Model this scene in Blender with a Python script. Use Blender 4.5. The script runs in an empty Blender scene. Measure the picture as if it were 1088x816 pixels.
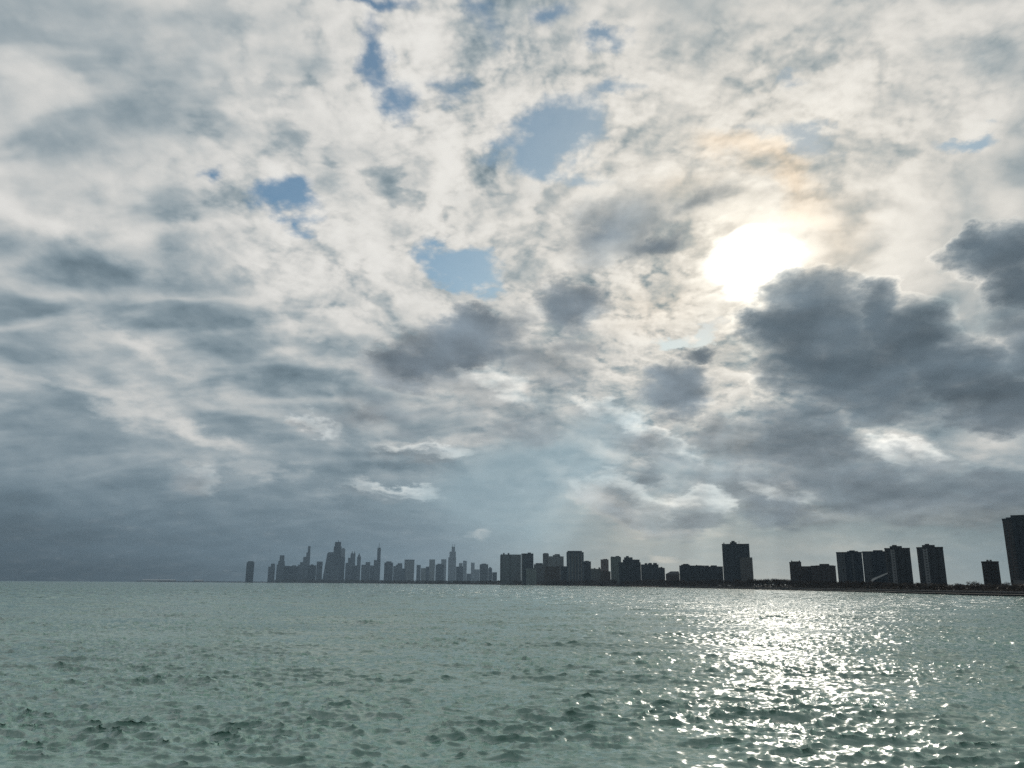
import bpy, bmesh, math, random
import numpy as np
from mathutils import Vector, Matrix

SC = bpy.context.scene
COL = SC.collection
random.seed(7)
R = math.radians

# ----------------------------------------------------------------------------
# camera (all layout below is worked out as bearings and distances from here)
# ----------------------------------------------------------------------------
PW, PH, FPX = 1088.0, 816.0, 850.0
CAM_H = 6.0
PITCH, ROLL = R(14.0), R(-0.315)
cd = bpy.data.cameras.new('camera')
cd.sensor_width = 36.0
cd.lens = FPX / PW * 36.0
cd.clip_start, cd.clip_end = 0.5, 80000.0
cam = bpy.data.objects.new('camera', cd)
COL.objects.link(cam)
CAMROT = Matrix.Rotation(math.pi / 2 + PITCH, 3, 'X') @ Matrix.Rotation(-ROLL, 3, 'Z')
cam.matrix_world = Matrix.Translation((0, 0, CAM_H)) @ CAMROT.to_4x4()
SC.camera = cam


def ray(px, py):
    """direction of a picture point"""
    return (CAMROT @ Vector(((px - PW / 2) / FPX, -(py - PH / 2) / FPX, -1.0))).normalized()


def bearing(px, py):
    d = ray(px, py)
    return math.degrees(math.atan2(d.x, d.y)), math.degrees(math.asin(d.z))


SUN_DIR = ray(800, 270)
SUN_AZ, SUN_EL = bearing(800, 270)

# ----------------------------------------------------------------------------
# sun, exposure
# ----------------------------------------------------------------------------
sl = bpy.data.lights.new('sun', 'SUN')
sl.energy = 2.7
sl.angle = R(0.6)
sl.color = (1.0, 0.93, 0.82)
so = bpy.data.objects.new('sun', sl)
so.rotation_euler = SUN_DIR.to_track_quat('Z', 'Y').to_euler()
COL.objects.link(so)

SC.view_settings.view_transform = 'Standard'
SC.view_settings.look = 'None'
SC.view_settings.exposure = 0.0
SC.view_settings.gamma = 1.0
SC.render.engine = 'CYCLES'
SC.cycles.use_denoising = False
SC.cycles.max_bounces = 6
SC.cycles.volume_bounces = 0
SC.cycles.sample_clamp_indirect = 4.0
SC.cycles.sample_clamp_direct = 2.2

# ----------------------------------------------------------------------------
# world: clear sky (Nishita) behind layers of cloud
# ----------------------------------------------------------------------------
world = bpy.data.worlds.new('World')
SC.world = world
world.use_nodes = True
NT = world.node_tree
NT.nodes.clear()


class Sk:
    """a socket with arithmetic"""
    def __init__(self, s): self.s = s
    def __add__(a, b): return M('ADD', a, b)
    def __radd__(a, b): return M('ADD', b, a)
    def __sub__(a, b): return M('SUBTRACT', a, b)
    def __rsub__(a, b): return M('SUBTRACT', b, a)
    def __mul__(a, b): return M('MULTIPLY', a, b)
    def __rmul__(a, b): return M('MULTIPLY', b, a)
    def __truediv__(a, b): return M('DIVIDE', a, b)
    def __rtruediv__(a, b): return M('DIVIDE', b, a)


def put(nt, sock, v):
    if isinstance(v, Sk): nt.links.new(v.s, sock)
    else: sock.default_value = v


def M(op, *a, clamp=False):
    n = NT.nodes.new('ShaderNodeMath'); n.operation = op; n.use_clamp = clamp
    for i, v in enumerate(a): put(NT, n.inputs[i], v)
    return Sk(n.outputs[0])


def sstep(x, a, b, lo=0.0, hi=1.0, kind='SMOOTHSTEP'):
    n = NT.nodes.new('ShaderNodeMapRange'); n.interpolation_type = kind
    for i, v in enumerate((x, a, b, lo, hi)): put(NT, n.inputs[i], v)
    return Sk(n.outputs[0])


def vec(x, y, z=0.0):
    n = NT.nodes.new('ShaderNodeCombineXYZ')
    for i, v in enumerate((x, y, z)): put(NT, n.inputs[i], v)
    return Sk(n.outputs[0])


def sep(v):
    n = NT.nodes.new('ShaderNodeSeparateXYZ'); put(NT, n.inputs[0], v)
    return [Sk(o) for o in n.outputs]


def V(op, *a):
    n = NT.nodes.new('ShaderNodeVectorMath'); n.operation = op
    for i, v in enumerate(a):
        if v is not None: put(NT, n.inputs[3 if (op == 'SCALE' and i == 1) else i], v)
    return Sk(n.outputs[1] if op in ('DOT_PRODUCT', 'LENGTH', 'DISTANCE') else n.outputs[0])


def noise(v, scale, detail=6, rough=0.55, out=0, lac=2.0, dist=0.0):
    n = NT.nodes.new('ShaderNodeTexNoise'); n.noise_dimensions = '2D'
    put(NT, n.inputs['Vector'], v)
    n.inputs['Scale'].default_value = scale; n.inputs['Detail'].default_value = detail
    n.inputs['Roughness'].default_value = rough; n.inputs['Lacunarity'].default_value = lac
    n.inputs['Distortion'].default_value = dist
    return Sk(n.outputs[out])


def puff(v, scale, detail=3, rough=0.5, smooth=0.6):
    """rounded billows, 1 in the middle of a tuft"""
    n = NT.nodes.new('ShaderNodeTexVoronoi'); n.feature = 'F1'; n.voronoi_dimensions = '2D'
    n.normalize = True
    put(NT, n.inputs['Vector'], v)
    n.inputs['Scale'].default_value = scale; n.inputs['Detail'].default_value = detail
    n.inputs['Roughness'].default_value = rough
    return 1.0 - Sk(n.outputs[0])


def mixc(f, a, b, op='MIX'):
    n = NT.nodes.new('ShaderNodeMix'); n.data_type = 'RGBA'; n.blend_type = op
    n.clamp_factor = True
    put(NT, n.inputs[0], f); put(NT, n.inputs[6], a); put(NT, n.inputs[7], b)
    return Sk(n.outputs[2])


def blob(q, px, py, rx, ry, ang=0.0, quad=False):
    """soft ellipse in bearing space; centre, radii (picture units near the
    view axis) and tilt (degrees, clockwise in the picture)"""
    az, el = bearing(px, py)
    az2, el2 = bearing(px + 5, py); kx = (az2 - az) / 5
    az3, el3 = bearing(px, py - 5); ky = (el3 - el) / 5
    n = NT.nodes.new('ShaderNodeMapping'); n.vector_type = 'TEXTURE'
    put(NT, n.inputs[0], q)
    n.inputs[1].default_value = (az, el, 0)
    n.inputs[2].default_value = (0, 0, -R(ang))
    n.inputs[3].default_value = (rx * kx, ry * ky, 1)
    g = NT.nodes.new('ShaderNodeTexGradient')
    g.gradient_type = 'QUADRATIC_SPHERE' if quad else 'SPHERICAL'
    NT.links.new(n.outputs[0], g.inputs[0])
    return Sk(g.outputs[1])


def blobs(q, rows):
    tot = None
    for r in rows:
        b = blob(q, *r[:5])
        b = b * r[5] if len(r) > 5 else b
        tot = b if tot is None else tot + b
    return tot


def blobmax(q, rows):
    tot = None
    for r in rows:
        b = blob(q, *r[:5])
        b = b * r[5] if len(r) > 5 else b
        tot = b if tot is None else M('MAXIMUM', tot, b)
    return tot


# brightness of the high cloud deck over the view, every 68 picture units
GX = [68 * i for i in range(17)]
GY = [0, 68, 136, 204, 272, 340, 408, 476, 544, 580, 606]
GRID = [
 [188,192,204,192,190,186,186,194,186,190,198,202,204,206,206,202,196],
 [184,188,202,197,198,200,198,202,198,192,194,200,204,208,210,206,202],
 [183,190,195,197,196,200,206,204,198,198,204,212,207,206,208,204,202],
 [194,192,197,199,198,200,206,208,206,200,194,204,222,214,209,204,205],
 [176,166,168,186,200,204,210,210,206,200,198,218,230,220,206,198,198],
 [174,168,164,172,188,196,200,202,198,196,200,212,208,202,198,192,188],
 [166,165,165,170,168,172,176,180,184,190,195,198,190,181,170,168,174],
 [148,150,157,164,160,152,158,159,154,164,178,180,168,155,163,162,152],
 [108,114,122,124,127,132,132,138,148,168,168,165,150,140,132,122,118],
 [ 82, 89, 99,107,114,121,127,138,152,171,176,174,170,166,160,150,138],
 [ 62, 68, 76, 87,100,115,126,138,154,174,184,184,182,180,174,162,148]]

NAZ, NEL = 21, 12
AZ0, AZ1, EL0, EL1 = -36.0, 36.0, 0.0, 41.0


def grid_at(px, py):
    px = min(max(px, 0), 1087.9); py = min(max(py, 0), 605.9)
    i = int(px // 68); fx = px / 68 - i
    j = max(k for k in range(len(GY) - 1) if GY[k] <= py)
    fy = (py - GY[j]) / (GY[j + 1] - GY[j])
    g = GRID
    return ((g[j][i] * (1 - fx) + g[j][i + 1] * fx) * (1 - fy) +
            (g[j + 1][i] * (1 - fx) + g[j + 1][i + 1] * fx) * fy) / 255


def pixel_of(az, el):
    a, e = R(az), R(el)
    d = CAMROT.transposed() @ Vector((math.sin(a) * math.cos(e), math.cos(a) * math.cos(e), math.sin(e)))
    return PW / 2 + FPX * d.x / -d.z, PH / 2 - FPX * d.y / -d.z


# rows of elevation, closer together near the horizon
ELS = [0.4, 2.2, 4.6, 8.0, 11.5, 15.0, 19.0, 23.0, 27.0, 31.5, 36.0, 41.0]


def deck(q):
    az, el, _ = sep(q)
    f = sstep(az, AZ0, AZ1, kind='LINEAR')
    tot = None
    for k, e in enumerate(ELS):
        n = NT.nodes.new('ShaderNodeValToRGB')
        NT.links.new(f.s, n.inputs[0])
        cr = n.color_ramp; cr.interpolation = 'B_SPLINE'
        while len(cr.elements) < NAZ: cr.elements.new(0.5)
        for i in range(NAZ):
            t = i / (NAZ - 1)
            v = grid_at(*pixel_of(AZ0 + (AZ1 - AZ0) * t, e))
            cr.elements[i].position = t
            cr.elements[i].color = (v, v, v, 1)
        val = Sk(n.outputs[0])
        if tot is None: tot = val
        else: tot = mixc(sstep(el, ELS[k - 1], e, kind='SMOOTHSTEP'), tot, val)
    n = NT.nodes.new('ShaderNodeRGBToBW'); NT.links.new(tot.s, n.inputs[0])
    return Sk(n.outputs[0])


tc = NT.nodes.new('ShaderNodeTexCoord')
D = Sk(tc.outputs['Generated'])
dx, dy, dz = sep(D)
zc = M('MAXIMUM', dz, 0.0)
AZ = M('ARCTAN2', dx, dy) * (180 / math.pi)
EL = M('ARCSINE', zc) * (180 / math.pi)
Q = vec(AZ, EL)
inv = 1.0 / (zc + 0.32)
P = vec(dx * inv, dy * inv)                         # the deck seen in perspective
s_inv = 1.0 / (SUN_DIR.z + 0.32)
PS = (SUN_DIR.x * s_inv, SUN_DIR.y * s_inv, 0.0)
TOSUN = V('NORMALIZE', V('SUBTRACT', PS, P))

low = sstep(EL, 0.5, 16.0, 0.10, 1.0)
n1 = V('SUBTRACT', noise(V('ADD', P, (3.1, 7.7, 0.4)), 2.4, 4, 0.5, 1), (0.5, 0.5, 0.5))
n2 = V('SUBTRACT', noise(V('ADD', P, (9.1, 2.7, 1.4)), 9.0, 6, 0.6, 1), (0.5, 0.5, 0.5))
warp = V('ADD', V('MULTIPLY', n1, (7.0, 5.0, 0)), V('MULTIPLY', n2, (3.2, 2.6, 0)))
warp = V('SCALE', warp, low)
QW = V('ADD', Q, warp)
fine = V('ADD', V('MULTIPLY', n1, (2.0, 1.6, 0)), V('MULTIPLY', n2, (4.0, 3.4, 0)))
QF = V('ADD', Q, V('SCALE', fine, sstep(EL, 0.0, 13.0, 0.3, 1.0)))

# texture of the deck
PT = V('ADD', P, V('ADD', V('MULTIPLY', n1, (0.08, 0.08, 0)), V('MULTIPLY', n2, (0.015, 0.015, 0))))
def hgt(p): return noise(p, 11.0, 6, 0.52) * 0.42 + puff(p, 15.0, 3, 0.5) * 0.58 - 0.07
h = hgt(PT)
hs = hgt(V('ADD', PT, V('SCALE', TOSUN, 0.02)))
relief = h - hs
PF = V('ADD', P, V('MULTIPLY', n1, (0.05, 0.05, 0)))
def hfine(p): return noise(p, 30.0, 5, 0.55) * 0.5 + puff(p, 42.0, 2, 0.5) * 0.5 - 0.06
hf = hfine(PF)
relieff = hf - hfine(V('ADD', PF, V('SCALE', TOSUN, 0.008)))
hb = noise(V('ADD', PT, (1.3, 5.2, 2.0)), 4.2, 5, 0.5)
hbs = noise(V('ADD', V('ADD', PT, (1.3, 5.2, 2.0)), V('SCALE', TOSUN, 0.05)), 4.2, 5, 0.5)
reliefb = hb - hbs
streak = noise(V('MULTIPLY', V('ADD', PT, (0.3, 0.8, 5.0)), (1.0, 2.6, 1.0)), 2.2, 4, 0.42, dist=0.2)

def band(x, a, b, c):
    """a lit edge: sharp on the thin side, fading into the thick of the cloud"""
    return sstep(x, a, b) * sstep(x, c, b)


PB = V('ADD', P, V('ADD', V('MULTIPLY', n1, (0.12, 0.12, 0)), V('MULTIPLY', n2, (0.03, 0.03, 0))))
def bill(p): return puff(p, 7.0, 2.5, 0.42) * 0.7 + noise(p, 7.0, 4, 0.5) * 0.3 - 0.06
hB = bill(PB)
reliefB = hB - bill(V('ADD', PB, V('SCALE', TOSUN, 0.035)))
leftness = sstep(AZ, -4.0, -20.0)
curdle = M('MAXIMUM', blobmax(QW, [
    (460, 120, 330, 260, 0, 1.6), (330, 240, 260, 170, 30, 1.3), (640, 330, 300, 200, 0, 1.3),
    (850, 100, 400, 190, 0, 0.9), (760, 440, 260, 160, 0, 1.2)]), 0.12)
curdle = M('MINIMUM', curdle, 1.0)

L = deck(QW)
tufts = M('MINIMUM', blobmax(QW, [
    (500, 90, 190, 170, 0, 1.6), (640, 110, 160, 130, 0, 1.4), (320, 240, 170, 110, 30, 1.2), (850, 110, 320, 130, 0, 0.9),
    (650, 280, 170, 120, 0, 0.9), (700, 380, 200, 120, 0, 0.8), (460, 250, 150, 110, 20, 0.9)]), 1.0)
L = L + (reliefB * 0.42 + (hB - 0.52) * 0.14) * (1.0 - leftness * 0.45) * low
tufts = tufts * (1.0 - leftness * 0.5)
curdle = curdle * (1.0 - leftness * 0.35)
L = L + relief * (curdle * 0.85) * low + relieff * (tufts * 0.40 + 0.04) * low
L = L + (hf - 0.5) * (tufts * 0.08) * low
L = L + reliefb * (0.5 - leftness * 0.25) * low
tex = (band(hb, 0.40, 0.51, 0.68) - 0.4) * (0.085 - leftness * 0.045) + (band(h, 0.44, 0.54, 0.72) - 0.4) * (curdle * 0.11)
tex = tex - sstep(hb, 0.50, 0.72) * 0.05
tex = tex + (band(streak, 0.36, 0.50, 0.66) - 0.45 - sstep(streak, 0.5, 0.70) * 0.5) * (leftness * 0.085 + 0.03)
L = L + tex * low
# lit ridges in the stratus on the left and small gleams near the horizon
ridges = blobs(QF, [
    (90, 255, 170, 16, 12, 0.10), (330, 302, 130, 22, 20, 0.08), (150, 375, 110, 15, 24, 0.13),
    (70, 418, 110, 12, 12, 0.09), (170, 445, 130, 20, 16, 0.15), (240, 468, 70, 14, 14, 0.10),
    (285, 498, 60, 10, 4, 0.13), (330, 352, 70, 12, 4, 0.08), (205, 505, 34, 22, -20, 0.16),
    (320, 450, 26, 8, 2, 0.18), (440, 473, 60, 11, -8, 0.20), (505, 462, 40, 9, 6, 0.10),
    (420, 518, 55, 6, 6, 0.20), (508, 568, 18, 5, 0, 0.24), (505, 415, 60, 20, 18, 0.18),
    (455, 405, 50, 10, 4, 0.14), (345, 525, 30, 8, 6, 0.08),
    (625, 525, 70, 16, 32, 0.24), (650, 545, 60, 14, 25, 0.20), (715, 535, 50, 16, -12, 0.16),
    (715, 565, 70, 7, 0, 0.14), (705, 592, 20, 5, 0, 0.14), (640, 470, 60, 20, 35, 0.10),
    (955, 470, 60, 20, 14, 0.24), (1055, 470, 60, 26, 20, 0.16), (850, 520, 60, 14, 35, 0.14),
    (835, 545, 50, 9, 12, 0.12), (930, 588, 90, 10, 3, 0.10), (745, 450, 40, 30, 30, 0.08)])
L = L + ridges * 0.95
# soft grey shoals
shoal = blobs(QW, [
    (110, 292, 200, 40, 9, 0.13), (120, 345, 150, 30, 5, 0.06), (285, 360, 110, 26, 6, 0.06),
    (320, 405, 120, 22, 6, 0.06), (330, 470, 110, 26, 8, 0.08), (180, 210, 100, 22, 0, 0.04),
    (230, 60, 50, 40, 30, 0.07), (120, 70, 60, 40, 10, 0.06), (420, 500, 90, 18, 0, 0.10),
    (560, 480, 90, 34, 10, 0.12), (620, 250, 60, 30, 0, 0.06), (560, 395, 90, 26, 10, 0.06)])
L = L - shoal * low

# sun: distance in degrees
sdot = V('DOT_PRODUCT', D, tuple(SUN_DIR))
sang = M('ARCCOSINE', M('MINIMUM', sdot, 1.0)) * (180 / math.pi)
glow = M('POWER', 2.718, sang * (-1 / 5.0))
glow2 = M('POWER', 2.718, sang * (-1 / 9.0))
L = L + glow * 0.05 + M('POWER', 2.718, sang * (-1 / 2.3)) * 0.22

# grey and dark clouds below the deck
PG = V('ADD', V('ADD', P, (4.4, 1.1, 3.0)), V('MULTIPLY', n2, (0.06, 0.06, 0)))
gq = noise(PG, 6.0, 6, 0.5) * 0.6 + puff(PG, 9.0, 3, 0.45) * 0.4
GREY = blobmax(QF, [
    (655, 245, 90, 60, -25, 0.75), (700, 262, 60, 26, -15, 0.85), (745, 215, 60, 22, -15, 0.55),
    (605, 325, 55, 40, 0, 0.75), (480, 368, 105, 42, -18, 1.4), (505, 352, 44, 36, 0, 1.4), (430, 395, 70, 30, 0, 1.1),
    (560, 380, 110, 36, 20, 0.55), (605, 370, 60, 26, 0, 0.6), (720, 415, 55, 38, 0, 1.0), (745, 378, 30, 20, 0, 0.8),
    (680, 470, 90, 30, 25, 0.55), (780, 470, 70, 40, 20, 0.8), (690, 505, 26, 22, 0, 0.7), (790, 515, 100, 36, 10, 0.8),
    (560, 455, 120, 30, 0, 0.5), (400, 440, 120, 30, 0, 0.45), (740, 555, 60, 12, 0, 0.7), (660, 550, 60, 16, 20, 0.5),
    (1000, 545, 160, 26, 0, 0.9), (880, 550, 110, 22, 0, 0.75)])
ga = sstep(GREY + (gq - 0.5) * 0.55, 0.12, 0.62, 0.0, 0.85)
DARK = blobmax(QF, [
    (835, 345, 52, 46, 0, 1.5), (870, 355, 95, 75, 15, 1.5), (935, 335, 40, 46, 10, 1.4), (955, 365, 90, 66, 35, 1.5),
    (900, 400, 130, 60, 20, 1.5), (1010, 400, 130, 56, 20, 1.5), (1080, 425, 90, 48, 10, 1.5),
    (860, 470, 90, 60, 25, 0.95), (900, 515, 130, 46, 15, 0.85), (950, 520, 130, 36, 10, 0.8), (820, 545, 60, 24, 0, 0.6),
    (1060, 268, 75, 40, 15, 1.3), (1085, 300, 60, 40, 40, 1.2), (1030, 255, 36, 24, 0, 1.1), (1150, 380, 120, 120, 0, 1.2),
    (1060, 520, 80, 30, 0, 0.9)])
MIDG = blobmax(QF, [
    (490, 364, 74, 36, -15, 0.95), (506, 352, 46, 36, 0, 0.95), (440, 388, 62, 24, 0, 0.8), (605, 322, 50, 36, 0, 0.75),
    (720, 415, 50, 34, 0, 0.75), (746, 378, 28, 18, 0, 0.6), (695, 264, 56, 18, -8, 0.55), (640, 250, 50, 24, -20, 0.4)])
ma_raw = MIDG * 1.25 + (gq - 0.5) * 0.75 + (hf - 0.5) * 0.1
ma = sstep(MIDG, 0.0, 0.2) * sstep(ma_raw, 0.12, 0.75, 0.0, 0.76)
da_raw = DARK + (gq - 0.5) * 0.62
da_raw = da_raw + (hf - 0.5) * 0.10
da = sstep(da_raw, 0.08, 0.58, 0.0, 0.64) + sstep(da_raw, 0.30, 1.05, 0.0, 0.32)
lining = sstep(DARK, 0.0, 0.12) * sstep(da_raw, -0.12, 0.12) * sstep(da_raw, 0.36, 0.14)
holes = blobmax(QF, [
    (490, 283, 62, 32, 18, 1.4), (590, 145, 70, 54, -15, 1.45), (585, 128, 96, 30, -20, 0.95), (565, 170, 34, 22, 0, 0.9),
    (312, 212, 50, 36, 10, 1.1), (225, 178, 28, 20, -15, 0.85), (405, 62, 24, 62, -15, 1.0), (420, 110, 32, 32, 0, 0.75), (395, 0, 70, 16, 0, 0.9),
    (645, 42, 44, 18, 10, 0.9), (590, 15, 44, 22, 0, 0.8), (655, 95, 44, 14, 0, 0.8), (840, 145, 75, 18, 15, 0.8), (850, 88, 30, 14, 0, 0.65),
    (1030, 146, 50, 14, 4, 1.1), (757, 354, 32, 12, -20, 1.4), (715, 360, 42, 10, 0, 1.2), (620, 190, 40, 18, 0, 0.5),
    (520, 20, 40, 40, 20, 0.5), (480, 100, 40, 30, 0, 0.45)])
ha = sstep(holes, 0.02, 0.2) * sstep(holes * 1.05 + (0.5 - h) * 1.5 + (0.5 - hb) * 0.5 + (0.5 - hf) * 0.9 + (0.5 - streak) * 0.6, 0.0, 0.74, 0.0, 0.96)

# colours of the cloud by brightness
Lc = M('SMOOTH_MIN', M('MAXIMUM', L + 0.005, 0.05), 0.905 + M('POWER', 2.718, sang * (-1 / 4.6)) * 0.40, 0.26)
tint = mixc(sstep(Lc, 0.42, 0.88), (0.865, 1.005, 1.09, 1), (1.004, 1.0, 0.984, 1))
lowright = sstep(EL, 9.0, 2.0) * sstep(AZ, -8.0, 8.0)
warm = mixc(M('MAXIMUM', M('POWER', 2.718, sang * (-1 / 13.0)) * 0.85, lowright), (1, 1, 1, 1), (1.035, 0.995, 0.925, 1), 'MIX')
deckc = V('MULTIPLY', V('SCALE', tint, Lc), warm)
# silver lining where a dark cloud's edge is thin, stronger towards the sun
rim = M('MULTIPLY', lining * sstep(h, 0.35, 0.62, 0.25, 1.0), glow2 * 0.20 + 0.01)
greyv = 0.545 + (gq - 0.5) * 0.22 + glow * 0.2 + reliefb * 0.5
greyv = greyv * sstep(EL, 0.0, 14.0, 0.88, 1.0)
greyc = V('MULTIPLY', V('SCALE', (0.94, 1.0, 1.05), greyv), warm)
darkv = 0.395 + (hb - 0.5) * 0.12 + reliefb * 0.2 + glow * 0.10 + sstep(da_raw, 0.9, 0.3, 0.0, 0.05)
darkv = darkv + sstep(EL, 14.0, 7.0) * 0.045
darkc = V('SCALE', mixc(sstep(EL, 14.0, 7.0), (0.88, 1.005, 1.095, 1), (0.925, 1.0, 1.055, 1)), darkv)
c = mixc(ga, deckc, greyc)
midc = V('MULTIPLY', V('SCALE', (0.895, 1.0, 1.09), 0.465 + reliefb * 0.3 + (hb - 0.5) * 0.15 + glow * 0.10), mixc(0.85, warm, (1, 1, 1, 1)))
c = mixc(ma, c, midc)
BANKS = [(655, 532, 62, 34, 30, 1.2), (690, 548, 66, 26, 15, 1.1), (735, 545, 60, 26, -8, 1.1), (620, 520, 32, 16, 30, 0.9),
    (205, 512, 34, 22, -15, 0.9), (420, 524, 66, 13, 5, 0.8), (450, 482, 66, 15, -5, 0.8), (960, 484, 80, 24, 12, 0.8),
    (700, 470, 66, 26, 30, 0.9), (640, 440, 66, 26, 20, 0.8), (510, 415, 66, 30, 10, 0.7), (330, 450, 40, 14, 0, 0.7), (830, 530, 60, 20, 25, 0.6)]
def bank(q): return blobmax(q, BANKS)
BANK = bank(QF)
QS = V('ADD', QF, V('SCALE', V('NORMALIZE', V('SUBTRACT', (SUN_AZ, SUN_EL + 6.0, 0.0), Q)), 1.1))
bk_raw = BANK + (gq - 0.5) * 0.8 + (hf - 0.5) * 0.2
bgate = sstep(BANK, 0.0, 0.15)
bka = bgate * sstep(bk_raw, 0.05, 0.6, 0.0, 0.5)
lit = sstep(BANK - bank(QS) + (h - 0.5) * 0.35, 0.05, 0.42)
bkl = bgate * lit * sstep(bk_raw, 0.0, 0.25) * sstep(bk_raw, 1.0, 0.35)
c = mixc(bka, c, V('SCALE', (0.95, 1.0, 1.03), 0.575 + (hb - 0.5) * 0.2 + reliefb * 0.4))
c = V('ADD', c, V('SCALE', (1.0, 0.96, 0.88), bkl * (sstep(AZ, -24.0, 0.0, 0.10, 0.24))))
c = mixc(da, c, darkc)
c = V('ADD', c, V('SCALE', (1.0, 0.95, 0.85), rim))
# shafts of light fanning down from the sun
DA = AZ - SUN_AZ
DE = SUN_EL - EL
phi = M('ARCTAN2', DA, DE)
shaft = noise(vec(phi * 1.0, 0.0, 0.0), 6.5, 2, 0.5)
shaft = sstep(shaft, 0.36, 0.74) * sstep(sang, 8.0, 15.0) * sstep(sang, 32.0, 20.0) * sstep(M('ABSOLUTE', phi + 0.25), 1.0, 0.35) * sstep(DE, 4.0, 10.0)
veil = M('MINIMUM', blobs(QW, [(565, 495, 120, 60, -20, 0.9), (560, 560, 110, 50, 0, 0.6), (480, 535, 100, 40, 0, 0.4), (720, 500, 90, 40, 0, 0.3), (640, 440, 60, 40, 0, 0.35)]), 0.58)
c = mixc(veil, c, (0.61, 0.70, 0.735, 1))
peach = blobs(QF, [(805, 165, 75, 22, 22, 0.9), (845, 195, 60, 26, 50, 0.8), (770, 150, 50, 16, 10, 0.5), (880, 250, 50, 70, 0, 0.4), (720, 190, 60, 24, 0, 0.35), (690, 330, 70, 30, 0, 0.35)])
c = V('MULTIPLY', c, mixc(peach, (1, 1, 1, 1), (1.035, 0.985, 0.93, 1)))
c = V('ADD', c, V('SCALE', (0.9, 1.0, 1.0), shaft * 0.08))
cloud_lin = V('POWER', c, (2.2, 2.2, 2.2))
# the veiled sun itself
sq = V('ADD', Q, V('ADD', V('MULTIPLY', n2, (3.2, 2.6, 0)), V('MULTIPLY', n1, (2.0, 2.0, 0))))
core = blobmax(sq, [(796, 278, 56, 42, -14, 1.0), (816, 268, 38, 30, 0, 0.9), (778, 294, 30, 25, 0, 0.8)])
corea = sstep(core + (h - 0.5) * 0.5, -0.05, 0.95)
burn = V('SCALE', (1.0, 0.965, 0.90), M('POWER', corea, 1.6) * 2.5 + sstep(sang, 2.2, 0.3) * 10.0)
cloud_lin = V('ADD', cloud_lin, burn)
# unseen cloud behind and to the sides, dimmed to keep building fronts dark
side = sstep(M('ABSOLUTE', AZ), 45.0, 110.0)
cloud_lin = V('SCALE', cloud_lin, sstep(side, 0.0, 1.0, 1.0, 0.42))

skyn = NT.nodes.new('ShaderNodeTexSky'); skyn.sky_type = 'NISHITA'
skyn.sun_disc = False
skyn.sun_elevation = R(SUN_EL); skyn.sun_rotation = R(SUN_AZ)
skyn.air_density = 1.0; skyn.dust_density = 0.6; skyn.ozone_density = 1.0
b1 = NT.nodes.new('ShaderNodeBackground'); b1.inputs[1].default_value = 0.07
bluer = V('MULTIPLY', Sk(skyn.outputs[0]), mixc(glow2 * 1.5, (0.80, 1.075, 1.13, 1), (0.92, 1.0, 1.06, 1)))
bluer = V('SCALE', bluer, 1.0 - glow2 * 0.65)
NT.links.new(bluer.s, b1.inputs[0])
b2 = NT.nodes.new('ShaderNodeBackground'); b2.inputs[1].default_value = 1.0
NT.links.new(cloud_lin.s, b2.inputs[0])
mx = NT.nodes.new('ShaderNodeMixShader')
cover = 1.0 - ha * (1.0 - ga * 0.9) * (1.0 - da)
NT.links.new(cover.s, mx.inputs[0])
NT.links.new(b1.outputs[0], mx.inputs[1]); NT.links.new(b2.outputs[0], mx.inputs[2])
wo = NT.nodes.new('ShaderNodeOutputWorld')
NT.links.new(mx.outputs[0], wo.inputs[0])
world.cycles.sampling_method = 'MANUAL'
world.cycles.sample_map_resolution = 1024

# ----------------------------------------------------------------------------
# materials
# ----------------------------------------------------------------------------
class Mat:
    def __init__(self, name):
        self.m = bpy.data.materials.new(name); self.m.use_nodes = True
        self.nt = self.m.node_tree; self.nt.nodes.clear()
        self.out = self.nt.nodes.new('ShaderNodeOutputMaterial')
        self.p = self.nt.nodes.new('ShaderNodeBsdfPrincipled')
        self.nt.links.new(self.p.outputs[0], self.out.inputs[0])

    def n(self, t, **kw):
        n = self.nt.nodes.new(t)
        for k, v in kw.items(): setattr(n, k, v)
        return n

    def l(self, a, b): self.nt.links.new(a, b)


MATS = {}


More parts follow.
